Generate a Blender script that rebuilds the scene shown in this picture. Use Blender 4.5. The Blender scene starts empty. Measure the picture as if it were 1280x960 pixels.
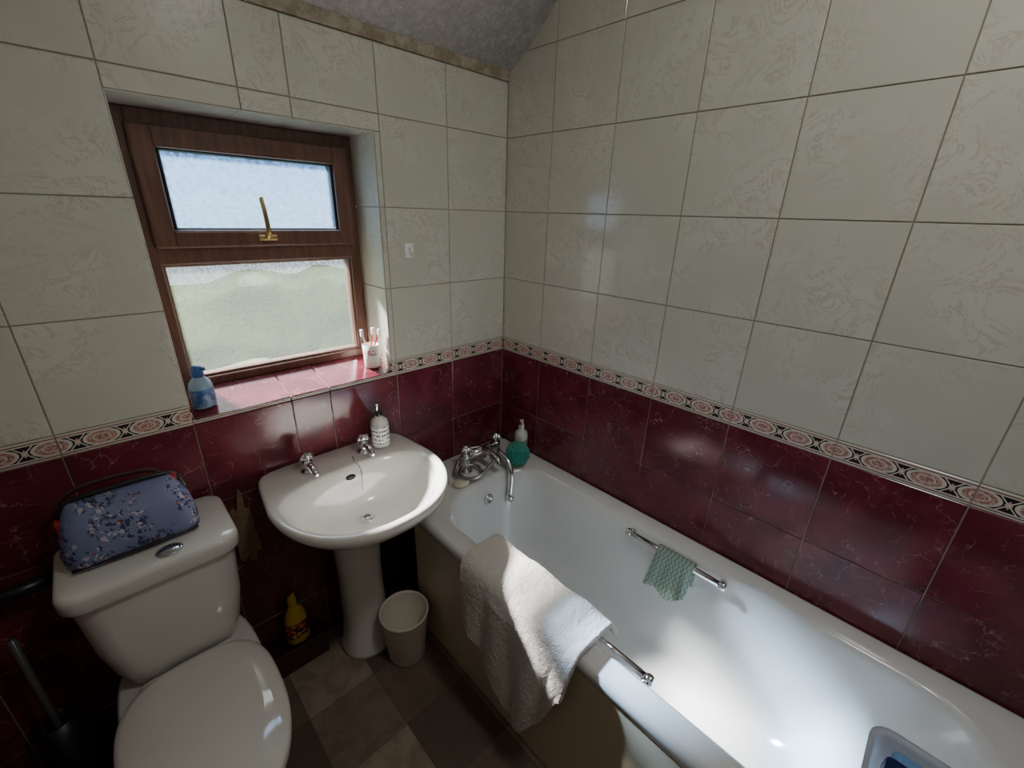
import bpy, bmesh, math, random
from mathutils import Vector, Matrix, noise
random.seed(3)
C=bpy.context.collection
SC=bpy.context.scene
pi=math.pi
# ---------------------------------------------------------------- node helpers
def srgb(r,g,b):
    f=lambda c:(c/255/12.92) if c/255<=.04045 else ((c/255+.055)/1.055)**2.4
    return (f(r),f(g),f(b),1)
class N:
    def __init__(s,name):
        s.m=bpy.data.materials.new(name); s.m.use_nodes=True; s.t=s.m.node_tree
        s.b=s.t.nodes["Principled BSDF"]; s.out=s.t.nodes["Material Output"]
    def n(s,t,**k):
        x=s.t.nodes.new(t)
        for a,v in k.items(): setattr(x,a,v)
        return x
    def l(s,a,b): s.t.links.new(a,b)
    def setin(s,node,i,v):
        if v is None: return
        if isinstance(v,bpy.types.NodeSocket): s.l(v,node.inputs[i])
        else: node.inputs[i].default_value=v
    def math(s,op,a,b=None,c=None,clamp=False):
        x=s.n("ShaderNodeMath",operation=op); x.use_clamp=clamp
        s.setin(x,0,a); s.setin(x,1,b)
        if c is not None: s.setin(x,2,c)
        return x.outputs[0]
    def mix(s,f,a,b,mode="MIX"):
        x=s.n("ShaderNodeMix",data_type="RGBA",blend_type=mode)
        s.setin(x,0,f); s.setin(x,6,a); s.setin(x,7,b); return x.outputs[2]
    def noise(s,vec,scale,detail=4,rough=.5,dist=0):
        x=s.n("ShaderNodeTexNoise"); s.setin(x,"Vector",vec); x.inputs["Scale"].default_value=scale
        x.inputs["Detail"].default_value=min(detail,4); x.inputs["Roughness"].default_value=rough; x.inputs["Distortion"].default_value=dist
        return x.outputs["Fac"]
    def ramp(s,v,a,b,lo=0,hi=1):
        x=s.n("ShaderNodeMapRange"); x.clamp=True; x.interpolation_type="SMOOTHSTEP"
        s.setin(x,0,v)
        for i,q in enumerate((a,b,lo,hi)): x.inputs[i+1].default_value=q
        return x.outputs[0]
    def obj(s): return s.n("ShaderNodeTexCoord").outputs["Object"]
    def uv(s): return s.n("ShaderNodeTexCoord").outputs["UV"]
    def bump(s,h,st=.2,d=.01):
        x=s.n("ShaderNodeBump"); x.inputs["Strength"].default_value=st; x.inputs["Distance"].default_value=d
        s.l(h,x.inputs["Height"]); s.l(x.outputs[0],s.b.inputs["Normal"]); return x
    def base(s,c): s.setin(s.b,"Base Color",c)
    def p(s,**k):
        for a,v in k.items(): s.b.inputs[a.replace("_"," ")].default_value=v
        return s
def simple(name,col,rough=.5,metal=0,var=.06,scale=20,bump=0,coat=0,sss=0):
    q=N(name); o=q.obj(); f=q.noise(o,scale,2)
    d=tuple(c*(1-var*2) for c in col[:3])+(1,); l=tuple(min(1,c*(1+var)) for c in col[:3])+(1,)
    q.base(q.mix(f,d,l)); q.p(Roughness=rough,Metallic=metal,Coat_Weight=coat)
    if bump: q.bump(q.noise(o,scale*6,3),bump,.002)
    return q.m
def tilevec(q,k=7.0):
    at=q.n("ShaderNodeAttribute",attribute_name="rnd"); uv=q.uv()
    v=q.n("ShaderNodeVectorMath",operation="MULTIPLY_ADD"); q.l(at.outputs["Color"],v.inputs[0]); v.inputs[1].default_value=(k,k,k); q.l(uv,v.inputs[2])
    return v.outputs[0],at.outputs["Fac"]
def m_cream():
    q=N("cream_marble_tile"); v,r=tilevec(q)
    n2=q.noise(v,5,2,.5,.4)
    vein=q.math("ABSOLUTE",q.math("SUBTRACT",q.noise(v,15,4,.72,.9),.5))
    vm=q.math("MULTIPLY",q.ramp(vein,.0,.035,1,0),q.ramp(n2,.38,.62))
    c=q.mix(q.ramp(n2,.3,.7),srgb(200,198,184),srgb(210,208,196))
    c=q.mix(q.math("MULTIPLY",vm,.38),c,srgb(156,143,122))
    c=q.mix(q.math("MULTIPLY",r,.12),c,srgb(182,179,166))
    q.base(c); q.p(Roughness=.13,IOR=1.5); return q.m
def m_red():
    q=N("burgundy_marble_tile"); v,r=tilevec(q)
    w=q.n("ShaderNodeTexNoise"); q.l(v,w.inputs["Vector"]); w.inputs["Scale"].default_value=10; w.inputs["Detail"].default_value=4
    a=q.n("ShaderNodeVectorMath",operation="MULTIPLY_ADD"); q.l(w.outputs["Color"],a.inputs[0]); a.inputs[1].default_value=(.2,.2,.2); q.l(v,a.inputs[2])
    vo=q.n("ShaderNodeTexVoronoi",feature="DISTANCE_TO_EDGE"); q.l(a.outputs[0],vo.inputs["Vector"]); vo.inputs["Scale"].default_value=18
    ln=q.ramp(vo.outputs["Distance"],0,.030,1,0)
    msk=q.ramp(q.noise(v,15,3,.6,.8),.44,.62)
    c=q.mix(q.ramp(w.outputs["Fac"],.35,.7),srgb(92,34,44),srgb(116,48,58))
    c=q.mix(q.math("MULTIPLY",q.math("MULTIPLY",ln,msk),.5),c,srgb(190,144,144))
    q.base(c); q.p(Roughness=.15); return q.m
def m_border():
    q=N("decorative_border_tile"); uv=q.uv(); sp=q.n("ShaderNodeSeparateXYZ"); q.l(uv,sp.inputs[0])
    P=.083
    s=q.math("MULTIPLY",q.math("SUBTRACT",q.math("FRACT",q.math("DIVIDE",sp.outputs[0],P)),.5),P)
    v=q.math("SUBTRACT",sp.outputs[1],.9825)
    sa=q.math("ABSOLUTE",s); va=q.math("ABSOLUTE",v)
    d=q.math("SQRT",q.math("ADD",q.math("POWER",q.math("DIVIDE",sa,.027),2),q.math("POWER",q.math("DIVIDE",va,.0150),2)))
    cream=srgb(210,204,190); blk=srgb(48,40,40); pink=srgb(166,112,106); pk2=srgb(196,164,152)
    rough=q.noise(uv,160,2)
    inb=q.math("MULTIPLY",q.math("GREATER_THAN",d,1.22),q.math("LESS_THAN",va,.0165))
    e=q.math("SUBTRACT",.0415,sa)
    dd=q.math("ADD",q.math("DIVIDE",e,.0062),q.math("DIVIDE",va,.010))
    dia=q.math("LESS_THAN",dd,1.0)
    c=q.mix(inb,cream,blk); c=q.mix(q.math("MULTIPLY",dia,inb),c,pk2)
    band=q.math("LESS_THAN",q.math("ABSOLUTE",q.math("SUBTRACT",e,q.math("MULTIPLY",va,.9))),.0016)
    c=q.mix(q.math("MULTIPLY",band,inb),c,cream)
    c=q.mix(q.math("LESS_THAN",d,.98),c,pink)
    c=q.mix(q.math("MULTIPLY",q.math("LESS_THAN",d,.98),q.ramp(rough,.42,.6)),c,pk2)
    c=q.mix(q.math("LESS_THAN",q.math("ABSOLUTE",q.math("SUBTRACT",d,.55)),.06),c,cream)
    c=q.mix(q.math("LESS_THAN",q.math("ABSOLUTE",q.math("SUBTRACT",va,.0208)),.0012),c,srgb(130,70,68))
    q.base(c); q.p(Roughness=.2); return q.m
CREAM=m_cream(); RED=m_red(); BORD=m_border()
GROUT=simple("grout",srgb(154,146,130),.9,scale=60)
GROUTD=simple("grout_pink",srgb(166,138,132),.9,scale=60)
CHROME=simple("chrome",(.75,.75,.77,1),.09,1,var=.02)
PORC=simple("white_porcelain",srgb(224,221,214),.09,var=.01,coat=.4)
ACR=simple("white_acrylic",srgb(232,233,231),.13,var=.01,coat=.3)
BLACK=simple("black_plastic",(.012,.012,.013,1),.35)
WHITEP=simple("white_plastic",srgb(228,226,220),.3,var=.02)
# ---------------------------------------------------------------- mesh helpers
def mkobj(name,bm,mats=(),parent=None,smooth=False,sub=0,bev=0,solid=0):
    me=bpy.data.meshes.new(name); bm.normal_update(); bm.to_mesh(me); bm.free()
    o=bpy.data.objects.new(name,me); C.objects.link(o)
    for m in (mats if isinstance(mats,(list,tuple)) else [mats]): me.materials.append(m)
    if smooth:
        for p in me.polygons: p.use_smooth=True
    if solid: md=o.modifiers.new("s","SOLIDIFY"); md.thickness=solid; md.offset=0
    if bev: md=o.modifiers.new("b","BEVEL"); md.width=bev; md.segments=3; md.limit_method="ANGLE"
    if sub: md=o.modifiers.new("u","SUBSURF"); md.levels=sub; md.render_levels=sub
    if parent: o.parent=parent
    return o
def empty(name,loc=(0,0,0)):
    e=bpy.data.objects.new(name,None); e.empty_display_size=.05; C.objects.link(e); e.location=loc
    return e
def pin(o,e):
    o.parent=e; o.matrix_parent_inverse=Matrix.Translation(-e.location); return o
def addbox(bm,x0,x1,y0,y1,z0,z1,mi=0):
    vs=[bm.verts.new((x,y,z)) for z in (z0,z1) for y in (y0,y1) for x in (x0,x1)]
    for f in ((0,2,3,1),(4,5,7,6),(0,1,5,4),(2,6,7,3),(0,4,6,2),(1,3,7,5)):
        fc=bm.faces.new([vs[i] for i in f]); fc.material_index=mi
def box(name,x0,x1,y0,y1,z0,z1,mat,bev=0,parent=None):
    bm=bmesh.new(); addbox(bm,x0,x1,y0,y1,z0,z1)
    o=mkobj(name,bm,mat,bev=bev)
    if parent: pin(o,parent)
    return o
def loft(name,loops,mat,cap0=True,cap1=True,smooth=True,sub=0,parent=None,closed=True,solid=0,mfn=None):
    bm=bmesh.new(); R=[[bm.verts.new(p) for p in l] for l in loops]
    n=len(R[0])
    for i in range(len(R)-1):
        for j in range(n if closed else n-1):
            k=(j+1)%n
            f=bm.faces.new((R[i][j],R[i][k],R[i+1][k],R[i+1][j]))
            if mfn: f.material_index=mfn(i,j)
    if cap0: f=bm.faces.new(R[0][::-1])
    if cap1: f=bm.faces.new(R[-1])
    bmesh.ops.recalc_face_normals(bm,faces=bm.faces)
    o=mkobj(name,bm,mat,smooth=smooth,sub=sub,solid=solid)
    if parent: pin(o,parent)
    return o
def rrect(x0,x1,y0,y1,r,z,n=10):
    pts=[]
    r=min(r,(x1-x0)/2-1e-4,(y1-y0)/2-1e-4)
    for cx,cy,a0 in ((x1-r,y1-r,0),(x0+r,y1-r,90),(x0+r,y0+r,180),(x1-r,y0+r,270)):
        for i in range(n):
            a=math.radians(a0+90*i/(n-1)); pts.append((cx+r*math.cos(a),cy+r*math.sin(a),z))
    return pts
def circ(cx,cy,rx,ry,z,n=32): return [(cx+rx*math.cos(2*pi*i/n),cy+ry*math.sin(2*pi*i/n),z) for i in range(n)]
def lathe(name,prof,loc,mat,parent=None,n=32,sx=1,sy=1,cap=True):
    return loft(name,[circ(loc[0],loc[1],max(r,1e-4)*sx,max(r,1e-4)*sy,loc[2]+z,n) for r,z in prof],mat,cap0=cap,cap1=cap,parent=parent)
def catmull(pts,k=8):
    P=[Vector(p) for p in pts]; P=[2*P[0]-P[1]]+P+[2*P[-1]-P[-2]]; out=[]
    for i in range(1,len(P)-2):
        for j in range(k):
            t=j/k
            out.append(.5*((2*P[i])+(-P[i-1]+P[i+1])*t+(2*P[i-1]-5*P[i]+4*P[i+1]-P[i+2])*t*t+(-P[i-1]+3*P[i]-3*P[i+1]+P[i+2])*t**3))
    out.append(P[-2]); return out
def tube(name,pts,r,mat,parent=None,n=12,smooth=True,k=8):
    P=catmull(pts,k) if (len(pts)>2 and smooth) else [Vector(p) for p in pts]
    loops=[]; up=None
    for i,p in enumerate(P):
        d=(P[min(i+1,len(P)-1)]-P[max(i-1,0)]).normalized()
        if up is None: up=d.orthogonal().normalized()
        up=(up-d*up.dot(d)).normalized(); s=d.cross(up)
        rr=r(i/(len(P)-1)) if callable(r) else r
        loops.append([p+up*rr*math.cos(2*pi*j/n)+s*rr*math.sin(2*pi*j/n) for j in range(n)])
    return loft(name,loops,mat,parent=parent)
# ---------------------------------------------------------------- tiled wall builder
def tiles(name,o,u,v,cells,gap=.0026,th=.0024,parent=None,mats=None):
    o=Vector(o);u=Vector(u);v=Vector(v);nn=u.cross(v)
    bm=bmesh.new(); uvl=bm.loops.layers.uv.new("UVMap"); cl=bm.loops.layers.color.new("rnd")
    for (u0,u1,v0,v1,mi) in cells:
        if u1-u0<.008 or v1-v0<.008: continue
        rn=random.random(); col=(rn,random.random(),random.random(),1)
        g=gap/2; c=.0010
        A=[(u0+g,v0+g),(u1-g,v0+g),(u1-g,v1-g),(u0+g,v1-g)]
        B=[(u0+g+c,v0+g+c),(u1-g-c,v0+g+c),(u1-g-c,v1-g-c),(u0+g+c,v1-g-c)]
        r0=[(a,.0) for a in A]; r1=[(a,th-c) for a in A]; r2=[(b,th) for b in B]
        V=[[bm.verts.new(o+u*p[0][0]+v*p[0][1]+nn*p[1]) for p in R] for R in (r0,r1,r2)]
        U=[[p[0] for p in R] for R in (r0,r1,r2)]
        fs=[((2,0),(2,1),(2,2),(2,3))]
        for a in (0,1):
            for j in range(4):
                k=(j+1)%4; fs.append(((a,j),(a,k),(a+1,k),(a+1,j)))
        for f in fs:
            fc=bm.faces.new([V[a][b] for a,b in f]); fc.material_index=mi
            for lp,(a,b) in zip(fc.loops,f): lp[uvl].uv=U[a][b]; lp[cl]=col
    ob=mkobj(name,bm,mats or [CREAM,RED,BORD])
    if parent: pin(ob,parent)
    return ob
ZW=[1.01,1.257,1.505,1.753,2.0,2.25,2.52]
ZR=[-.045,.205,.455,.705,.955]
def cells(cols,hole=None,zmin=0,zmax=9):
    out=[]
    rows=[(ZR[i],ZR[i+1],1) for i in range(4)]+[(.955,1.01,2)]+[(ZW[i],ZW[i+1],0) for i in range(6)]
    cols=sorted(cols)
    for (a,b) in zip(cols[:-1],cols[1:]):
        for (z0,z1,mi) in rows:
            z0=max(z0,zmin); z1=min(z1,zmax)
            if z1<=z0: continue
            L=[(a,b,z0,z1)]
            if hole:
                h0,h1,k0,k1=hole
                if a<h1 and b>h0 and z0<k1 and z1>k0:
                    L=[]
                    if z0<k0: L.append((a,b,z0,k0))
                    if z1>k1: L.append((a,b,k1,z1))
                    zz0,zz1=max(z0,k0),min(z1,k1)
                    if a<h0: L.append((a,h0,zz0,zz1))
                    if b>h1: L.append((h1,b,zz0,zz1))
            out+=[l+(mi,) for l in L]
    return out
XL=-1.64; YB=-1.78
HOLE=(-1.113,-.53,.968,1.708)
colsW=[XL,-1.605,-1.36,-1.113,-.868,-.753,-.513,-.272,-.004]
w=bmesh.new()
addbox(w,XL-.1,HOLE[0],0,.25,-.05,2.6); addbox(w,HOLE[1],.1,0,.25,-.05,2.6)
addbox(w,HOLE[0],HOLE[1],0,.25,-.05,HOLE[2]-.004); addbox(w,HOLE[0],HOLE[1],0,.25,HOLE[3],2.6)
ww=mkobj("wall_window",w,[GROUT])
tiles("tiles",(0,0,0),(1,0,0),(0,0,1),cells(colsW,HOLE,0.0,1.925),parent=ww)
RV=[(.955,1.01,2)]+[(a,b,0) for a,b in ((1.01,1.257),(1.257,1.505),(1.505,1.708))]
tiles("reveal_tiles",(HOLE[1],0,0),(0,-1,0),(0,0,1),[(-.16,0,a,b,m) for a,b,m in RV],parent=ww)
tiles("reveal_tiles_b",(HOLE[0],0,0),(0,1,0),(0,0,1),[(0,.16,a,b,m) for a,b,m in RV],parent=ww)
tiles("reveal_top",(0,0,HOLE[3]),(1,0,0),(0,-1,0),[(a,b,-.16,0,0) for a,b in ((-1.113,-.868),(-.868,-.753),(-.753,-.53))],parent=ww)
s=Vector((0,.165,.035)); L=s.length; s.normalize()
sb=bmesh.new()
pr=[(0,.94),(0,.966),(.17,1.0),(.17,.94)]
a=[sb.verts.new((HOLE[0],y,z)) for y,z in pr]; b=[sb.verts.new((HOLE[1],y,z)) for y,z in pr]
sb.faces.new(a);sb.faces.new(b[::-1])
for i in range(4): j=(i+1)%4; sb.faces.new((a[j],a[i],b[i],b[j]))
sill=mkobj("trim_1",sb,[GROUTD])
tiles("sill_tiles",(0,-.004,.967),(1,0,0),s,[(a_,b_,0,L,1) for a_,b_ in ((-1.109,-.868),(-.868,-.753),(-.753,-.534))],parent=sill)
wr=box("wall_right",0,.12,YB-.12,0.0,-.05,2.6,GROUT)
cR=[.0,.218]+[.218+.2455*k for k in range(1,7)]+[1.775]
tiles("tiles",(0,0,0),(0,-1,0),(0,0,1),cells(cR,None,0.0,2.52),parent=wr)
wl=box("wall_left",XL-.12,XL,YB-.12,0,-.05,2.6,GROUTD)
tiles("tiles",(XL,0,0),(0,1,0),(0,0,1),cells([-1.775,-1.5,-1.25,-1.0,-.75,-.5,-.25,-.004],None,0,2.52),parent=wl)
wb=box("wall_back",XL,0,YB-.12,YB,-.05,2.6,GROUT)
tiles("tiles",(0,YB,0),(-1,0,0),(0,0,1),cells([.005,.25,.5,.75],None,0,2.52),parent=wb)
dr=empty("door_1",(-1.15,YB,0)); DW=simple("door_white_paint",srgb(225,222,212),.4)
box("leaf",-1.55,-.8,YB,YB+.035,0,2.0,DW,.004,dr)
for i,(z0,z1) in enumerate(((.2,.9),(1.05,1.85))):
    box("panel_%d"%i,-1.45,-.9,YB+.03,YB+.045,z0,z1,DW,.01,dr)
box("frame",-1.61,-.76,YB,YB+.02,0,2.06,DW,.003,dr)
def m_floor():
    q=N("vinyl_floor"); o=q.obj(); mp=q.n("ShaderNodeMapping"); q.l(o,mp.inputs[0]); mp.inputs["Location"].default_value=(.83+.217*10,.27+.217*10,0)
    sp=q.n("ShaderNodeSeparateXYZ"); q.l(mp.outputs[0],sp.inputs[0])
    gx=q.math("DIVIDE",sp.outputs[0],.217); gy=q.math("DIVIDE",sp.outputs[1],.217)
    fx=q.math("FLOOR",gx); fy=q.math("FLOOR",gy)
    k=q.math("FRACT",q.math("ADD",q.math("MULTIPLY",fx,.25),q.math("ADD",q.math("MULTIPLY",fy,.5),.13)))
    cr=q.n("ShaderNodeValToRGB"); cr.color_ramp.interpolation="CONSTANT"
    cols=[srgb(122,106,92),srgb(164,148,130),srgb(104,90,78),srgb(142,125,108)]
    cr.color_ramp.elements[0].color=cols[0]; cr.color_ramp.elements[1].position=.25; cr.color_ramp.elements[1].color=cols[1]
    for p,c in ((.5,cols[2]),(.75,cols[3])): e=cr.color_ramp.elements.new(p); e.color=c
    q.l(k,cr.inputs[0])
    c=q.mix(q.ramp(q.noise(o,14,4,.65,.6),.35,.7),cr.outputs[0],srgb(96,80,66)) 
    c=q.mix(.5,cr.outputs[0],c)
    ex=q.math("ABSOLUTE",q.math("SUBTRACT",q.math("FRACT",gx),.5)); ey=q.math("ABSOLUTE",q.math("SUBTRACT",q.math("FRACT",gy),.5))
    e=q.math("GREATER_THAN",q.math("MAXIMUM",ex,ey),.492)
    c=q.mix(q.math("MULTIPLY",e,.35),c,srgb(60,50,44))
    q.base(c); q.p(Roughness=.42); return q.m
box("floor",XL-.1,.1,YB-.1,.2,-.1,0,m_floor())
def m_ceil():
    q=N("artex_ceiling"); o=q.obj(); n=q.noise(o,45,4,.7,.6)
    q.base(q.mix(q.ramp(n,.4,.65),srgb(186,181,177),srgb(210,205,201))); q.p(Roughness=.95)
    q.bump(n,.5,.006); return q.m
prof=[(.06,1.93),(0,1.952),(-.05,1.977),(-.09,2.003),(-.15,2.05),(-.21,2.105),(-.3,2.19),(-.45,2.34),(-.6,2.46),(-.68,2.5),(-.8,2.51),(YB-.1,2.51)]
cb=bmesh.new(); va=[cb.verts.new((XL-.1,y,z)) for y,z in prof]; vb=[cb.verts.new((.05,y,z)) for y,z in prof]
for i in range(len(prof)-1): cb.faces.new((va[i],vb[i],vb[i+1],va[i+1]))
ce=mkobj("ceiling",cb,[m_ceil()],smooth=True)
md=ce.modifiers.new("s","SOLIDIFY"); md.thickness=.06; md.offset=-1
q=N("stained_cornice_strip"); o_=q.obj(); q.base(q.mix(q.ramp(q.noise(o_,22,4,.7),.38,.62),srgb(144,130,108),srgb(176,166,148))); q.p(Roughness=.8)
box("trim_2",XL,-.003,-.010,0,1.925,1.958,q.m,.003)
# ---------------------------------------------------------------- window
def m_wood():
    q=N("brown_upvc_woodgrain"); o=q.obj(); mp=q.n("ShaderNodeMapping"); q.l(o,mp.inputs[0]); mp.inputs["Scale"].default_value=(1,1,.12)
    n=q.noise(mp.outputs[0],60,3,.6,.5)
    q.base(q.mix(q.ramp(n,.35,.65),srgb(92,62,52),srgb(112,78,64))); q.p(Roughness=.3); return q.m
WOOD=m_wood()
def m_glass(name,tint,tr,hazec,sc):
    q=N(name); o=q.obj()
    q.t.nodes.remove(q.b)
    t=q.n("ShaderNodeBsdfTransparent"); t.inputs[0].default_value=tint
    d=q.n("ShaderNodeBsdfTranslucent"); d.inputs[0].default_value=hazec
    m=q.n("ShaderNodeMixShader"); v=q.ramp(q.noise(o,sc,2,.6,.8),.3,.7,tr-.16,tr+.16)
    q.l(v,m.inputs[0]); q.l(d.outputs[0],m.inputs[1]); q.l(t.outputs[0],m.inputs[2])
    q.l(m.outputs[0],q.out.inputs[0]); return q.m
win=empty("window_1",(-.82,.16,1.0))
yf=.150
def frame(name,x0,x1,z0,z1,w_,y0,y1,wt=None,wb=None,mat=WOOD):
    wt=wt or w_; wb=wb or w_
    box(name+"_left",x0,x0+w_,y0,y1,z0,z1,mat,.006,win); box(name+"_right",x1-w_,x1,y0,y1,z0,z1,mat,.006,win)
    box(name+"_top",x0+w_-.004,x1-w_+.004,y0,y1,z1-wt,z1,mat,.006,win); box(name+"_bottom",x0+w_-.004,x1-w_+.004,y0,y1,z0,z0+wb,mat,.006,win)
frame("outer",HOLE[0]+.004,HOLE[1]-.004,1.0,HOLE[3]-.003,.034,yf,yf+.07,.048,.026)
box("transom",HOLE[0]+.03,HOLE[1]-.03,yf,yf+.07,1.345,1.40,WOOD,.006,win)
frame("sash",-1.082,-.555,1.388,1.672,.048,yf-.018,yf+.04,.05,.045)
frame("glazing_bead",-1.033,-.602,1.43,1.625,.008,yf-.006,yf+.03,mat=BLACK)
frame("glazing_bead_lower",-1.081,-.562,1.022,1.35,.012,yf+.01,yf+.05,mat=WOOD)
box("glass_upper",-1.03,-.605,yf+.012,yf+.018,1.43,1.625,m_glass("obscure_glass_upper",(.68,.82,1,1),.5,(.045,.062,.08,1),90),0,win)
box("glass_lower",-1.072,-.57,yf+.03,yf+.036,1.028,1.345,m_glass("obscure_glass_lower",(.95,.97,1,1),.5,(.026,.029,.025,1),170),0,win)
HB=simple("brass",(.55,.38,.17,1),.3,1)
box("handle_base",-.845,-.795,yf-.03,yf-.016,1.405,1.421,HB,.004,win)
tube("handle",[(-.82,yf-.025,1.413),(-.822,yf-.045,1.43),(-.826,yf-.052,1.48),(-.829,yf-.048,1.52)],lambda t:.0075-.002*t,HB,win)
q=N("lawn_grass"); o_=q.obj(); q.base(q.mix(q.noise(o_,1.2,4,.6),(.03,.06,.012,1),(.08,.12,.035,1))); q.p(Roughness=.9)
box("lawn",-9,9,.6,14,-.9,-.8,q.m)
hd=bmesh.new(); bmesh.ops.create_grid(hd,x_segments=60,y_segments=14,size=1)
for v_ in hd.verts:
    x_,z_=v_.co.x*6,v_.co.y*.55-.1; nz=.25*noise.noise(Vector((x_*1.3,3,z_)))
    v_.co=Vector((x_,6+.5*noise.noise(Vector((x_*1.5,z_*2,0)))+(.3 if z_>.35 else 0),max(-.795,z_+nz-.15*(z_<0))))
q=N("hedge_leaves"); o_=q.obj(); q.base(q.mix(q.ramp(q.noise(o_,1.6,4,.7),.35,.65),(.03,.07,.012,1),(.10,.14,.045,1))); q.p(Roughness=.8)
mkobj("garden_hedge",hd,[q.m],smooth=True)
# ---------------------------------------------------------------- bath
bt=[]
bt.append(rrect(-.592,-.008,-1.765,-.008,.03,.485)); bt.append(rrect(-.604,-.006,-1.768,-.006,.035,.490))
bt.append(rrect(-.607,-.006,-1.77,-.006,.035,.515)); bt.append(rrect(-.600,-.008,-1.765,-.008,.035,.530))
bt.append(rrect(-.590,-.014,-1.755,-.014,.04,.532))
bt.append(rrect(-.545,-.070,-1.640,-.215,.15,.530)); bt.append(rrect(-.536,-.078,-1.63,-.225,.15,.524))
bt.append(rrect(-.530,-.084,-1.62,-.233,.15,.508)); bt.append(rrect(-.515,-.098,-1.56,-.248,.15,.42))
bt.append(rrect(-.498,-.115,-1.48,-.262,.15,.32)); bt.append(rrect(-.478,-.133,-1.40,-.28,.14,.23))
bt.append(rrect(-.455,-.155,-1.34,-.30,.13,.18)); bt.append(rrect(-.42,-.19,-1.29,-.335,.10,.158)); bt.append(rrect(-.36,-.25,-1.2,-.4,.06,.152))
tub=empty("bathtub",(-.3,-.9,.1))
loft("tub_shell",bt,ACR,cap0=False,parent=tub)
lathe("drain",[(.001,0),(.022,.0),(.024,.003),(.018,.004),(.001,.003)],(-.305,-.43,.153),CHROME,tub)
ov=lathe("overflow",[(.001,0),(.02,.0),(.022,.004),(.013,.006),(.012,.003),(.001,.003)],(0,0,0),CHROME)
ov.matrix_world=Matrix.Translation((-.29,-.246,.45))@Matrix.Rotation(math.radians(82),4,'X'); ov.parent=tub; ov.matrix_parent_inverse=Matrix.Translation(-tub.location)
for i,(fx,fy) in enumerate(((-.5,-.3),(-.1,-.3),(-.5,-1.5),(-.1,-1.5))): box("foot_%d"%i,fx-.015,fx+.015,fy-.015,fy+.015,0,.2,CHROME,0,tub)
q=N("beige_bath_panel"); o_=q.obj(); q.base(q.mix(q.noise(o_,3,3),srgb(212,200,172),srgb(224,213,186))); q.p(Roughness=.3)
bp=empty("bath_panel",(-.59,-.9,0))
box("board",-.598,-.586,-1.77,-.20,.005,.484,q.m,.003,bp)
box("void_board",-.57,-.56,-.2,-.006,.005,.484,simple("painted_dark_void",srgb(72,46,42),.7),0,bp)  # added board; the dark void past the panel is painted into its colour
box("plinth",-.590,-.575,-1.77,-.2,.0,.03,q.m,0,bp)
def rail(name,x,y0,y1,z,side):
    e=empty(name,(x,(y0+y1)/2,z))
    wx=x+side*.026
    tube("bar",[(x,y0-.005,z),(x,y1+.005,z)],.0095,CHROME,e,16,False)
    for i,y in enumerate((y0,y1)):
        tube("mount_%d"%i,[(wx-side*.004,y,z-.006),(x,y,z)],.011,CHROME,e,14,False)
        b_=lathe("cap_%d"%i,[(.001,-.004),(.011,-.004),(.013,0),(.013,.010),(.010,.014),(.001,.015)],(0,0,0),CHROME)
        b_.matrix_world=Matrix.Translation((x,y,z))@Matrix.Rotation(math.radians(-90 if y==max(y0,y1) else 90),4,'X')
        b_.parent=e; b_.matrix_parent_inverse=Matrix.Translation(-e.location)
    return e
rail("grab_rail",-.108,-1.065,-.765,.512,1)
rail("grab_rail.001",-.503,-1.055,-.745,.500,-1)
# ---------------------------------------------------------------- cloth
def m_terry(name,c1,c2,s=260,st=.9):
    q=N(name); o=q.obj(); n=q.noise(o,s,2,.7); n2=q.noise(o,40,2)
    q.base(q.mix(n,c1,c2)); q.p(Roughness=1,Sheen_Weight=.4); q.bump(q.math("ADD",n,q.math("MULTIPLY",n2,.6)),st,.006); return q.m
def cloth(name,fn,nu,nv,mat,th):
    bm=bmesh.new(); G=[[bm.verts.new(fn(i/(nu-1),j/(nv-1))) for j in range(nv)] for i in range(nu)]
    for i in range(nu-1):
        for j in range(nv-1): bm.faces.new((G[i][j],G[i+1][j],G[i+1][j+1],G[i][j+1]))
    bmesh.ops.recalc_face_normals(bm,faces=bm.faces)
    o=mkobj(name,bm,mat,smooth=True)
    md=o.modifiers.new("s","SOLIDIFY"); md.thickness=th; md.offset=0
    md=o.modifiers.new("u","SUBSURF"); md.levels=1; md.render_levels=1
    tx=bpy.data.textures.new(name+"_t","CLOUDS"); tx.noise_scale=.010; tx.noise_depth=2
    md=o.modifiers.new("d","DISPLACE"); md.texture=tx; md.strength=.004 if th>.005 else .0015; md.texture_coords="LOCAL"
    return o
def path_pt(path,s):
    P=path; L=[0]
    for a,b in zip(P[:-1],P[1:]): L.append(L[-1]+(Vector(b)-Vector(a)).length)
    t=s*L[-1]
    for i in range(len(P)-1):
        if t<=L[i+1]+1e-9:
            k=(t-L[i])/(L[i+1]-L[i]); return Vector(P[i]).lerp(Vector(P[i+1]),k)
    return Vector(P[-1])
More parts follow.
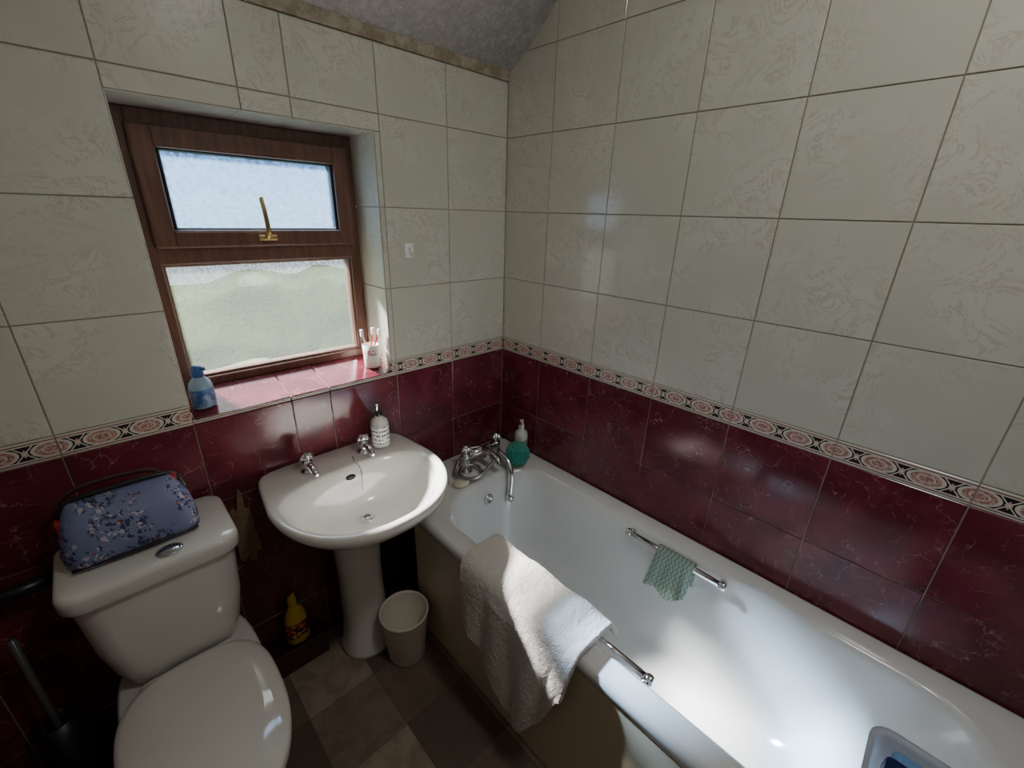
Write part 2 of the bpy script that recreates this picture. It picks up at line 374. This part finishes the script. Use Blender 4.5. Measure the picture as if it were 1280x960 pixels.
def towel(u,v):
    y=-.515-.425*u
    hem=[.37,.335,.27,.21,.175,.175,.24,.41]
    k=u*(len(hem)-1); i=min(int(k),len(hem)-2); t_=k-i; t_=t_*t_*(3-2*t_); hz=hem[i]+(hem[i+1]-hem[i])*t_
    P=[(-.462-.012*math.sin(u*5),.492),(-.475,.535),(-.50,.558),(-.55,.560),(-.60,.558),(-.622,.545),(-.631,.515),(-.635,.47),(-.638,hz)]
    P=[(p.x,p.y) for p in catmull([(a,b,0) for a,b in P],4)]
    p=path_pt(P,v)
    down=max(0,(.54-p.y))
    side=1 if p.x<-.57 else 0
    wob=.015*math.sin(u*10+.6)*min(1,down*4)*side+.004*math.sin(u*22+v*5)*min(1,down*5)*side
    yy=y+(-.75-y)*min(.28,down*.75)*side
    top=.006*math.sin(u*17+v*5)*(1-min(1,down*6))+.006*noise.noise(Vector((u*6,v*6,1)))
    return Vector((p.x-abs(wob)*1.3-.004*side,yy,p.y+max(top,-.003)+.002))
TW=m_terry("cream_terry",srgb(212,202,190),srgb(240,232,222))
cloth("bath_towel",towel,80,80,TW,.014)
def flan(u,v):
    y=-.868-.12*u
    P=[(-.148,.385+.03*u+.012*math.sin(u*8)),(-.134,.45),(-.127,.495),(-.120,.525),(-.108,.530),(-.096,.521),(-.094,.49),(-.103,.44)]
    P=[(p.x,p.y) for p in catmull([(a,b,0) for a,b in P],4)]
    p=path_pt(P,v); d=max(0,.52-p.y)
    return Vector((p.x-(.014*abs(math.sin(u*9)) if p.x<-.117 else 0)*min(1,d*10),y+.03*math.sin(u*7)*d*3+.02*d-d*.15*(u-.5),p.y))
q=N("green_striped_cloth"); o_=q.obj(); sp=q.n("ShaderNodeSeparateXYZ"); q.l(o_,sp.inputs[0])
st=q.math("SINE",q.math("ADD",q.math("MULTIPLY",sp.outputs[1],500),q.math("MULTIPLY",q.math("SINE",q.math("MULTIPLY",sp.outputs[2],300)),1.5)))
q.base(q.mix(q.ramp(st,-.4,.4),srgb(122,144,132),srgb(166,180,168))); q.p(Roughness=.95)
cloth("washcloth",flan,32,40,q.m,.005)
# ---------------------------------------------------------------- bath mixer tap + shower handset
mt=empty("bath_mixer_tap",(-.25,-.13,.532))
def bathtap():
    y=-.130; a0=-.310; a1=-.150; am=(a0+a1)/2
    for i,x in enumerate((a0,a1)):
        lathe("pillar_%d"%i,[(.026,0),(.026,.004),(.017,.008),(.016,.05),(.019,.055),(.019,.075),(.016,.08)],(x,y,.532),CHROME,mt)
        lathe("knob_neck_%d"%i,[(.009,.075),(.009,.095)],(x,y,.532),CHROME,mt)
        for k in range(2):
            a=k*pi/2+.3; dx,dy=.024*math.cos(a),.024*math.sin(a)
            tube("knob_bar_%d%d"%(i,k),[(x-dx,y-dy,.635),(x+dx,y+dy,.635)],.0075,CHROME,mt,12,False)
        lathe("knob_cap_%d"%i,[(.012,.09),(.015,.094),(.015,.112),(.01,.117),(.001,.118)],(x,y,.532),CHROME,mt)
    tube("bridge",[(a0,y,.597),(a1,y,.597)],.017,CHROME,mt,20,False)
    tube("spout",[(am,y,.60),(am,y-.05,.607),(am,y-.095,.600),(am,y-.112,.582)],.0125,CHROME,mt)
    tube("hose",[(am,y+.005,.61),(-.29,y+.03,.60),(-.37,y-.01,.555),(-.36,y-.06,.545),(-.30,y-.08,.545),(-.27,y-.03,.55),(-.31,y+.01,.548),(-.37,y-.04,.56),(-.34,y-.10,.56),(-.24,y-.09,.59),(-.185,y-.06,.61)],.0065,simple("steel_hose",(.5,.5,.52,1),.25,1),mt)
    tube("handset_handle",[(-.185,y-.055,.60),(-.180,y-.105,.575),(-.187,y-.135,.53),(-.20,y-.145,.44)],lambda t:.0105+.002*t,CHROME,mt)
    h=lathe("handset_head",[(.001,-.01),(.016,-.01),(.018,0),(.016,.008),(.001,.01)],(0,0,0),CHROME)
    h.matrix_world=Matrix.Translation((-.20,y-.147,.43)); h.parent=mt; h.matrix_parent_inverse=Matrix.Translation(-mt.location)
bathtap()
pf=bmesh.new(); bmesh.ops.create_icosphere(pf,subdivisions=5,radius=.043)
for v_ in pf.verts:
    d=v_.co.normalized(); r=1+.22*math.sin(18*noise.noise(d*2.2)*1.0+6*noise.noise(d*5))+.1*noise.noise(d*9)
    v_.co=v_.co*r
pu=mkobj("mesh_bath_puff",pf,[m_terry("teal_mesh",srgb(0,140,124),srgb(70,205,182),500,.6)],smooth=True); pu.location=(-.125,-.235,.585)
def bottle(name,loc,prof,mat,parts,sx=1,sy=1,rot=0):
    e=empty(name,loc); o=lathe("body",prof,(0,0,0),mat,sx=sx,sy=sy); o.parent=e
    for pn,fn in parts:
        ob=fn(); ob.parent=e
    e.rotation_euler=(0,0,rot); return e
def pump(h,mat,s=1):
    return [("collar",lambda:lathe("collar",[(.011*s,h),(.012*s,h+.002),(.012*s,h+.012),(.006*s,h+.015),(.004*s,h+.016),(.004*s,h+.03),(.008*s,h+.031),(.008*s,h+.038),(.001,h+.04)],(0,0,0),mat)),
            ("nozzle",lambda:tube("nozzle",[(0,0,h+.034),(0,-.018*s,h+.036),(0,-.034*s,h+.030)],.0042*s,mat,None,10))]
def label_mat():
    q=N("printed_label"); o=q.obj()
    sp=q.n("ShaderNodeSeparateXYZ"); q.l(o,sp.inputs[0]); rows=q.math("GREATER_THAN",q.math("SINE",q.math("MULTIPLY",sp.outputs[2],420)),.25)
    nn=q.math("GREATER_THAN",q.noise(o,210,1),.5); q.base(q.mix(q.math("MULTIPLY",rows,nn),srgb(238,238,234),srgb(40,44,52))); q.p(Roughness=.4); return q.m
bottle("shower_gel_bottle",(-.050,-.180,.532),[(.001,0),(.024,0),(.027,.004),(.027,.095),(.024,.108),(.012,.118),(.011,.125)],WHITEP,pump(.123,WHITEP)+[("label",lambda:lathe("label",[(.0274,.02),(.0274,.075)],(0,0,0),simple("green_label",srgb(150,190,170),.4,var=.2,scale=80),cap=False))],rot=-.6)
clear=N("clear_soap"); clear.base(srgb(196,190,184)); clear.p(Roughness=.1)
bottle("hand_soap_bottle",(-.636,-.085,.752),[(.001,0),(.026,0),(.029,.004),(.029,.085),(.026,.098),(.013,.108),(.012,.113)],clear.m,pump(.112,BLACK)+[("label",lambda:lathe("label",[(.0295,.012),(.0295,.08)],(0,0,0),label_mat(),cap=False))],sx=1,sy=.8,rot=-.5)
BLU=simple("blue_plastic",srgb(46,92,150),.3,var=.15)
def afl():
    q=N("blue_print_label"); o=q.obj(); sp=q.n("ShaderNodeSeparateXYZ"); q.l(o,sp.inputs[0])
    f=q.ramp(sp.outputs[2],.045,.055); c=q.mix(q.ramp(q.noise(o,60,2),.45,.6),srgb(50,86,140),srgb(110,130,160)); q.base(q.mix(f,c,srgb(60,110,165))); q.p(Roughness=.3); return q.m
sb_=bottle("air_freshener_bottle",(-1.073,.044,.981),[(.001,0),(.027,0),(.029,.005),(.029,.060),(.025,.073),(.015,.085),(.013,.09)],simple("pale_translucent_blue",srgb(150,175,195),.15,var=.1,scale=50),
   [("label",lambda:lathe("label",[(.0296,.008),(.0296,.055)],(0,0,0),afl(),sy=.83,cap=False)),
    ("trigger",lambda:lathe("trigger",[(.014,.088),(.015,.092),(.013,.115),(.001,.118)],(0,0,0),BLU)),
    ("nozzle",lambda:tube("nozzle",[(0,0,.108),(.010,-.020,.110)],.005,BLU,None,10,False))],rot=.3,sy=.8)
cup=empty("toothbrush_cup",(-.572,.060,.983))
q=N("cup_print"); o_=q.obj(); sp=q.n("ShaderNodeSeparateXYZ"); q.l(o_,sp.inputs[0])
bandm=q.math("MULTIPLY",q.ramp(sp.outputs[2],.045,.047),q.ramp(sp.outputs[2],.066,.068,1,0))
q.base(q.mix(q.math("MULTIPLY",bandm,q.math("GREATER_THAN",q.noise(o_,190,1),.52)),srgb(236,232,224),srgb(190,60,50))); q.p(Roughness=.2)
o=lathe("cup",[(.001,0),(.024,0),(.025,.003),(.028,.080),(.0265,.080),(.0235,.006),(.001,.006)],(0,0,0),q.m); o.parent=cup
for i,(c_,dx,dy) in enumerate(((srgb(220,110,50),.010,.010),(srgb(220,220,215),-.014,.008),(srgb(200,60,80),.015,-.008))):
    m_=simple("brush_col%d"%i,c_,.35)
    t=tube("toothbrush_%d"%i,[(-dx*.8,-dy*.8,.012),(dx,dy,.085),(dx*1.7,dy*1.7,.128)],lambda t:.004-.0012*t,m_,None,8); t.parent=cup
    h=box("bristles_%d"%i,-.004,.004,-.009,.003,-.012,.012,WHITEP,.001); h.location=(dx*1.7,dy*1.7-.002,.122); h.parent=cup
# ---------------------------------------------------------------- sink
def dshape(cx,yc,a,bf,bb,z,nf=2.2,nb=5,tap=.12,n=72):
    out=[]
    for i in range(n):
        t=2*pi*i/n; c,s=math.cos(t),math.sin(t); e=nb if s>0 else nf
        r=(abs(c)**e+abs(s)**e)**(-1/e)
        x=a*c*r; y=(bb if s>0 else bf)*s*r
        if s>0: x*=1-tap*(y/bb)
        out.append((cx+x,yc+y,z))
    return out
SX=-.778; SZ=.750
sk=empty("pedestal_sink",(SX,-.2,0))
Ls=[dshape(SX,-.12,.085,.075,.07,SZ-.19,2.2,3,0),dshape(SX,-.14,.105,.10,.10,SZ-.17,2.2,3,0),dshape(SX,-.19,.18,.20,.17,SZ-.11,2.2,4,.06),
    dshape(SX,-.205,.228,.250,.195,SZ-.055,2.2,7,.08),dshape(SX,-.21,.246,.268,.203,SZ-.03,2.2,9,.09),
    dshape(SX,-.21,.252,.274,.205,SZ-.014,2.2,10,.09),dshape(SX,-.21,.249,.271,.203,SZ-.002,2.2,10,.09),dshape(SX,-.21,.243,.265,.198,SZ+.001,2.2,9,.09),
    dshape(SX,-.235,.228,.224,.11,SZ-.001,2.2,2.6,.03),dshape(SX,-.237,.220,.215,.102,SZ-.006,2.2,2.5,.02),
    dshape(SX,-.24,.208,.200,.094,SZ-.025,2.1,2.4,0),dshape(SX,-.245,.188,.175,.09,SZ-.06,2.1,2.2,0),dshape(SX,-.245,.15,.13,.08,SZ-.1,2,2,0),
    dshape(SX,-.245,.10,.085,.06,SZ-.125,2,2,0),dshape(SX,-.245,.04,.035,.03,SZ-.135,2,2,0)]
loft("basin",Ls,PORC,parent=sk)
Lp=[dshape(SX,-.13,.092,.088,.08,0,2.2,3,0),dshape(SX,-.13,.092,.088,.08,.02,2.2,3,0),dshape(SX,-.13,.080,.076,.07,.05,2.2,3,0),dshape(SX,-.13,.073,.066,.065,.15,2.2,3,0),
    dshape(SX,-.13,.070,.062,.065,.35,2.2,3,0),dshape(SX,-.13,.078,.070,.07,.50,2.2,3,0),dshape(SX,-.13,.10,.09,.08,.60,2.2,3,0)]
loft("pedestal",Lp,PORC,parent=sk)
lathe("drain",[(.001,0),(.018,0),(.021,.002),(.021,.005),(.014,.006),(.012,.003),(.001,.003)],(SX,-.245,SZ-.134),CHROME,sk)
ovf=lathe("overflow_slot",[(.001,0),(.012,0),(.012,.002),(.001,.003)],(0,0,0),BLACK,sx=1.3,sy=.7)
ovf.matrix_world=Matrix.Translation((SX-.0,-.149,SZ-.032))@Matrix.Rotation(math.radians(65),4,'X'); ovf.parent=sk; ovf.matrix_parent_inverse=Matrix.Translation(-sk.location)
for i,tx in enumerate((SX-.098,SX+.080)):
    ty=-.082
    lathe("tap_base_%d"%i,[(.022,0),(.022,.004),(.014,.008),(.013,.026),(.015,.029),(.015,.035),(.009,.038),(.008,.045)],(tx,ty,SZ),CHROME,sk)
    lathe("tap_head_%d"%i,[(.010,.042),(.017,.045),(.020,.052),(.018,.060),(.010,.064),(.001,.065)],(tx,ty,SZ),CHROME,sk,n=24)
    for k in range(4):
        a=k*pi/2+.4; tube("tap_lobe_%d%d"%(i,k),[(tx,ty,SZ+.053),(tx+.023*math.cos(a),ty+.023*math.sin(a),SZ+.053)],.006,CHROME,sk,10,False)
    tube("tap_spout_%d"%i,[(tx,ty,SZ+.023),(tx,ty-.03,SZ+.031),(tx,ty-.058,SZ+.026),(tx,ty-.064,SZ+.012)],.0088,CHROME,sk)
tube("chain",[(SX+.035,-.095,SZ+.004),(SX+.03,-.12,SZ+.003),(SX+.035,-.15,SZ-.02),(SX+.02,-.18,SZ-.07)],.0016,CHROME,sk,8)
pp=empty("sink_waste_pipes",(-.69,-.04,.3))
tube("waste",[(-.70,-.03,.42),(-.665,-.04,.36),(-.66,-.045,.1),(-.66,-.045,0.0)],.018,simple("dark_pipe",srgb(60,50,48),.5),pp)
tube("supply",[(-.625,-.03,.6),(-.625,-.03,0.0)],.008,simple("copper",(.5,.25,.15,1),.4,1),pp,12,False)
# ---------------------------------------------------------------- toilet
TX=-1.265
to=empty("toilet",(TX,-.3,0))
def rc(w_,y0,y1,r,z): return rrect(TX-w_/2,TX+w_/2,y0,y1,r,z,8)
loft("cistern",[rc(.20,-.19,-.05,.05,.385),rc(.235,-.205,-.04,.05,.41),rc(.265,-.22,-.035,.05,.47),rc(.29,-.232,-.03,.05,.56),rc(.305,-.24,-.03,.05,.70),rc(.305,-.24,-.03,.05,.712)],PORC,parent=to)
loft("cistern_lid",[rc(.31,-.245,-.028,.05,.706),rc(.322,-.252,-.02,.045,.708),rc(.328,-.256,-.018,.045,.716),rc(.328,-.256,-.018,.045,.742),rc(.322,-.253,-.02,.043,.750),rc(.312,-.247,-.028,.040,.753),rc(.25,-.22,-.06,.03,.755)],PORC,parent=to)
lathe("flush_button",[(.026,0),(.026,.005),(.022,.008),(.020,.005),(.018,.008),(.001,.009)],(TX+.03,-.215,.753),CHROME,to,sx=1,sy=.8)
def egg(w_,y0,y1,z,n=48,sq=2.3):
    yc=y1-(y1-y0)*.42; out=[]
    for i in range(n):
        t=2*pi*i/n; c,s=math.cos(t),math.sin(t); e=3.0 if s>0 else sq
        r=(abs(c)**e+abs(s)**e)**(-1/e); out.append((TX+w_/2*c*r,yc+(y1-yc if s>0 else yc-y0)*s*r,z))
    return out
loft("bowl",[egg(.21,-.50,-.14,0),egg(.21,-.50,-.14,.02),egg(.17,-.46,-.15,.06),egg(.165,-.46,-.14,.16),egg(.21,-.53,-.10,.25),egg(.275,-.60,-.05,.33),egg(.295,-.63,-.03,.375),egg(.295,-.63,-.03,.388),egg(.28,-.62,-.04,.392)],PORC,parent=to)
SEAT=simple("white_seat_plastic",srgb(222,218,209),.07,var=.01,coat=.5)
loft("seat",[egg(.295,-.645,-.225,.393),egg(.305,-.65,-.225,.398),egg(.305,-.65,-.225,.408),egg(.295,-.645,-.228,.413)],SEAT,parent=to)
loft("seat_lid",[egg(.298,-.645,-.222,.413),egg(.308,-.655,-.218,.417),egg(.310,-.657,-.217,.425),egg(.302,-.652,-.222,.432),egg(.28,-.635,-.235,.436),egg(.21,-.58,-.28,.4385),egg(.1,-.48,-.36,.440)],SEAT,parent=to)
for i,dx in enumerate((-.07,.07)): tube("hinge_%d"%i,[(TX+dx-.022,-.222,.415),(TX+dx+.022,-.222,.415)],.011,SEAT,to,14,False)
def m_floral():
    q=N("floral_fabric"); o=q.obj()
    w=q.n("ShaderNodeTexNoise"); q.l(o,w.inputs["Vector"]); w.inputs["Scale"].default_value=60; w.inputs["Detail"].default_value=2
    a=q.n("ShaderNodeVectorMath",operation="MULTIPLY_ADD"); q.l(w.outputs["Color"],a.inputs[0]); a.inputs[1].default_value=(.03,.03,.03); q.l(o,a.inputs[2])
    v1=q.n("ShaderNodeTexVoronoi"); q.l(a.outputs[0],v1.inputs["Vector"]); v1.inputs["Scale"].default_value=14
    v2=q.n("ShaderNodeTexVoronoi"); q.l(a.outputs[0],v2.inputs["Vector"]); v2.inputs["Scale"].default_value=110
    c=q.mix(q.noise(o,30,3),srgb(104,114,154),srgb(124,134,170))
    sp=q.n("ShaderNodeSeparateXYZ"); q.l(v2.outputs["Color"],sp.inputs[0])
    region=q.ramp(v1.outputs["Distance"],.50,.60,1,0)
    leaf=q.math("MULTIPLY",q.math("LESS_THAN",v2.outputs["Distance"],.5),region)
    c=q.mix(q.math("MULTIPLY",leaf,q.math("LESS_THAN",sp.outputs[0],.66)),c,srgb(50,52,84))
    c=q.mix(q.math("MULTIPLY",leaf,q.math("GREATER_THAN",sp.outputs[0],.80)),c,srgb(186,174,186))
    c=q.mix(q.math("MULTIPLY",leaf,q.math("GREATER_THAN",sp.outputs[1],.93)),c,srgb(180,50,62))
    q.base(c); q.p(Roughness=.45); return q.m
bag=empty("toiletry_bag",(-1.280,-.125,.757)); FL=m_floral(); bag.scale=(.90,.95,.95)
def bl(w0,w1,y0,y1,r,z): return rrect(w0,w1,y0,y1,r,z,8)
loft("body",[bl(-.122,.118,-.052,.052,.03,.0),bl(-.135,.13,-.060,.060,.04,.008),bl(-.138,.132,-.060,.062,.04,.04),bl(-.130,.125,-.048,.060,.04,.08),bl(-.118,.112,-.028,.052,.036,.115),bl(-.108,.102,-.008,.044,.025,.135),bl(-.1,.095,.008,.034,.012,.142)],FL).parent=bag
o=tube("zip_trim",[(-.125,.02,.09),(-.112,.022,.132),(-.08,.021,.146),(0,.021,.149),(.075,.021,.146),(.108,.022,.132),(.12,.02,.09)],.0065,BLACK,None,10); o.parent=bag
o=tube("base_trim",[(-.125,-.055,.012),(0,-.062,.012),(.122,-.055,.012)],.004,BLACK,None,8); o.parent=bag
o=tube("handle",[(-.125,.03,.07),(-.118,.045,.135),(-.06,.05,.16),(.05,.05,.155),(.09,.04,.13)],.006,simple("strap",srgb(70,34,40),.6),None,10); o.parent=bag
RS=simple("red_tab",srgb(160,40,46),.6)
o=box("tab_right",.085,.110,.012,.030,.120,.142,RS,.005); o.parent=bag
o=box("tab_left",-.132,-.116,.0,.026,.080,.110,RS,.005); o.parent=bag
pb=bmesh.new(); pts=[]
for i in range(30):
    a=2*pi*i/30; r=1+.55*noise.noise(Vector((math.cos(a)*2.6,math.sin(a)*2.6,5)))
    pts.append((-1.06+.028*r*math.cos(a),-.003,.585+.115*r*math.sin(a)))
f1=pb.faces.new([pb.verts.new(p) for p in pts]); r_=bmesh.ops.extrude_face_region(pb,geom=[f1])
for v_ in r_["geom"]:
    if isinstance(v_,bmesh.types.BMVert): v_.co.y-=.012
bmesh.ops.recalc_face_normals(pb,faces=pb.faces)
mkobj("bare_plaster_patch",pb,[simple("crumbly_plaster",srgb(150,122,94),.95,var=.3,scale=60,bump=.8)],bev=.002)
tb=empty("toilet_brush",(-1.53,-.085,0)); DG=simple("dark_grey_plastic",srgb(38,34,36),.3)
lathe("holder",[(.001,0),(.045,0),(.047,.01),(.040,.2),(.034,.33),(.031,.33),(.037,.2),(.04,.012),(.001,.012)],(-1.53,-.085,0),DG,tb)
tube("handle",[(-1.53,-.085,.02),(-1.53,-.085,.40),(-1.53,-.085,.60)],lambda t:.0075,simple("grey_handle",srgb(92,88,90),.3),tb,12,False)
lathe("bristles",[(.001,.03),(.03,.035),(.034,.07),(.03,.11),(.001,.115)],(-1.53,-.085,0),WHITEP,tb)
tube("cistern_pipe",[(-1.63,-.05,.69),(-1.50,-.05,.69),(-1.435,-.05,.69)],.016,BLACK,None,12,False)
led=box("trim_3",-1.635,-.905,-.080,-.003,0,.095,simple("dark_burgundy_step",srgb(62,24,32),.3,var=.15),.003)
YEL=simple("yellow_plastic",srgb(228,192,56),.3,var=.08)
k=1.15
def cl_lab():
    q=N("cleaner_label"); o=q.obj(); sp=q.n("ShaderNodeSeparateXYZ"); q.l(o,sp.inputs[0])
    n=q.noise(o,45,2); c=q.mix(q.ramp(n,.48,.54),srgb(70,50,90),srgb(196,60,44)); c=q.mix(q.ramp(q.noise(o,90,1),.55,.6),c,srgb(225,200,70)); q.base(c); q.p(Roughness=.4); return q.m
bottle("toilet_cleaner_bottle",(-.985,-.043,.095),[(.001,0),(.028*k,0),(.032*k,.005),(.032*k,.05*k),(.030*k,.09*k),(.024*k,.115*k),(.012*k,.135*k),(.011*k,.14*k)],YEL,
  [("label",lambda:lathe("label",[(.0325*k,.025*k),(.0325*k,.05*k),(.0312*k,.078*k)],(0,0,0),cl_lab(),sx=1.0,sy=.7,cap=False)),
   ("cap",lambda:lathe("cap",[(.012*k,.138*k),(.013*k,.14*k),(.012*k,.16*k),(.009*k,.168*k),(.001,.169*k)],(0,0,0),YEL)),
   ("spout",lambda:tube("spout",[(0,0,.160*k),(.006,-.005,.178*k)],.006,YEL,None,10,False))],sx=1,sy=.7)
q=N("woven_cream_plastic"); o_=q.obj(); sp=q.n("ShaderNodeSeparateXYZ"); q.l(o_,sp.inputs[0]); 
q.base(q.mix(q.noise(o_,12,2),srgb(218,210,194),srgb(230,222,208))); q.p(Roughness=.5)
q.bump(q.math("SINE",q.math("MULTIPLY",sp.outputs[2],700)),.3,.002)
lathe("waste_bin",[(.001,0),(.060,0),(.064,.006),(.080,.190),(.084,.198),(.084,.206),(.080,.206),(.077,.196),(.060,.01),(.001,.01)],(-.702,-.276,0),q.m)
sg=empty("scrubbing_sponge",(-.47,-.13,.533))
lathe("sponge",[(.001,0),(.036,0),(.042,.008),(.042,.02),(.034,.028),(.001,.03)],(-.455,-.155,.533),simple("tan_sponge",srgb(206,188,156),.95,var=.2,scale=70,bump=.6),sg,sy=.7)
lathe("soap",[(.001,0),(.022,0),(.028,.007),(.022,.016),(.001,.018)],(-.385,-.195,.533),simple("soap_cream",srgb(228,220,200),.4),sg,sx=1.2)
hk=empty("adhesive_hook",(-.439,-.004,1.375))
box("plate",-.456,-.422,-.009,-.0025,1.35,1.398,simple("bright_white_plastic",srgb(250,250,250),.3,var=.0),.003,hk)
tube("hook",[(-.439,-.009,1.385),(-.439,-.014,1.37),(-.439,-.024,1.36),(-.439,-.026,1.37)],.0035,WHITEP,hk,10)
bk=empty("storage_caddy",(-.38,-1.53,.43))
cl=N("clear_plastic"); cl.base(srgb(215,220,228)); cl.p(Roughness=.15,Transmission_Weight=.4,IOR=1.3)
x0,x1,y0,y1=-.50,-.262,-1.60,-1.43
loft("tray",[rrect(x0+.03,x1-.03,y0+.03,y1-.03,.02,.455,6),rrect(x0+.02,x1-.02,y0+.02,y1-.02,.03,.457,6),rrect(x0+.008,x1-.008,y0+.008,y1-.008,.035,.535,6),rrect(x0,x1,y0,y1,.038,.54,6),rrect(x0,x1,y0,y1,.038,.545,6),rrect(x0+.008,x1-.008,y0+.008,y1-.008,.035,.545,6),
  rrect(x0+.012,x1-.012,y0+.012,y1-.012,.032,.535,6),rrect(x0+.024,x1-.024,y0+.024,y1-.024,.026,.461,6)],cl.m,parent=bk)
BC=m_terry("blue_cloth",srgb(50,84,150),srgb(80,120,190),200,.6)
for i,(a,b,c,d,e,f,m_) in enumerate(((-.47,-.40,-1.57,-1.46,.462,.55,BC),(-.39,-.345,-1.575,-1.455,.462,.575,simple("navy_plastic",srgb(24,40,92),.3)),(-.335,-.29,-1.57,-1.47,.462,.54,simple("sky_blue",srgb(120,165,215),.4)))):
    box("item_%d"%i,a,b,c,d,e,f,m_,.012,bk)
# added fill light with a made-up ceiling fitting, unseen behind the camera
cf=empty("added_fill_light",(-.6,-1.45,2.5))
lathe("base",[(.14,-.02),(.14,.01)],(-.6,-1.45,2.5),WHITEP,cf)
pl=bpy.data.lights.new("fill_lamp","AREA"); pl.shape="DISK"; pl.size=.26; pl.energy=6.2; pl.color=(1,.99,.96)
plo=bpy.data.objects.new("fill_lamp",pl); C.objects.link(plo); plo.location=(-.6,-1.45,2.475); pin(plo,cf)
# ---------------------------------------------------------------- light
W=bpy.data.worlds.new("World"); SC.world=W; W.use_nodes=True
nt=W.node_tree; bg=nt.nodes["Background"]
tc=nt.nodes.new("ShaderNodeTexCoord"); sp=nt.nodes.new("ShaderNodeSeparateXYZ"); nt.links.new(tc.outputs["Generated"],sp.inputs[0])
cr=nt.nodes.new("ShaderNodeValToRGB"); nt.links.new(sp.outputs[2],cr.inputs[0])
cr.color_ramp.elements[0].color=(.52,.56,.60,1); cr.color_ramp.elements[0].position=0; cr.color_ramp.elements[1].color=(.34,.48,.68,1); cr.color_ramp.elements[1].position=.08
e_=cr.color_ramp.elements.new(.25); e_.color=(1.3,1.35,1.42,1); e_=cr.color_ramp.elements.new(.6); e_.color=(2.9,3.0,3.1,1)
nt.links.new(cr.outputs[0],bg.inputs[0]); bg.inputs[1].default_value=5.4
ld=bpy.data.lights.new("sun","SUN"); ld.energy=165; ld.angle=math.radians(6); ld.color=(1,.965,.90)
lo=bpy.data.objects.new("sun",ld); C.objects.link(lo); lo.rotation_euler=Vector((.36,-1,-.83)).to_track_quat('-Z','Y').to_euler(); lo.location=(-2,4,4)
pd=bpy.data.lights.new("window_portal","AREA"); pd.shape="RECTANGLE"; pd.size=.58; pd.size_y=.74
pd.cycles.is_portal=True
po=bpy.data.objects.new("window_portal",pd); C.objects.link(po); po.location=(-.82,.26,1.345); po.rotation_euler=(math.radians(-90),0,0)
# ---------------------------------------------------------------- camera
X=Vector((0.72009,-0.235018,0.652867));Y=Vector((-0.693256,-0.283544,0.66257));D=Vector((-0.0294,0.929715,0.367106))
r=Vector((X.x,Y.x,-D.x)); dn=Vector((X.y,Y.y,-D.y)); fw=Vector((X.z,Y.z,-D.z))
M=Matrix((( r.x,-dn.x,-fw.x),(r.y,-dn.y,-fw.y),(r.z,-dn.z,-fw.z))).to_4x4()
cd=bpy.data.cameras.new("camera"); cd.sensor_width=36; cd.lens=537/1280*36; cd.clip_start=.02
co=bpy.data.objects.new("camera",cd); C.objects.link(co); co.matrix_world=Matrix.Translation((-1.223,-1.305,1.496))@M
SC.camera=co
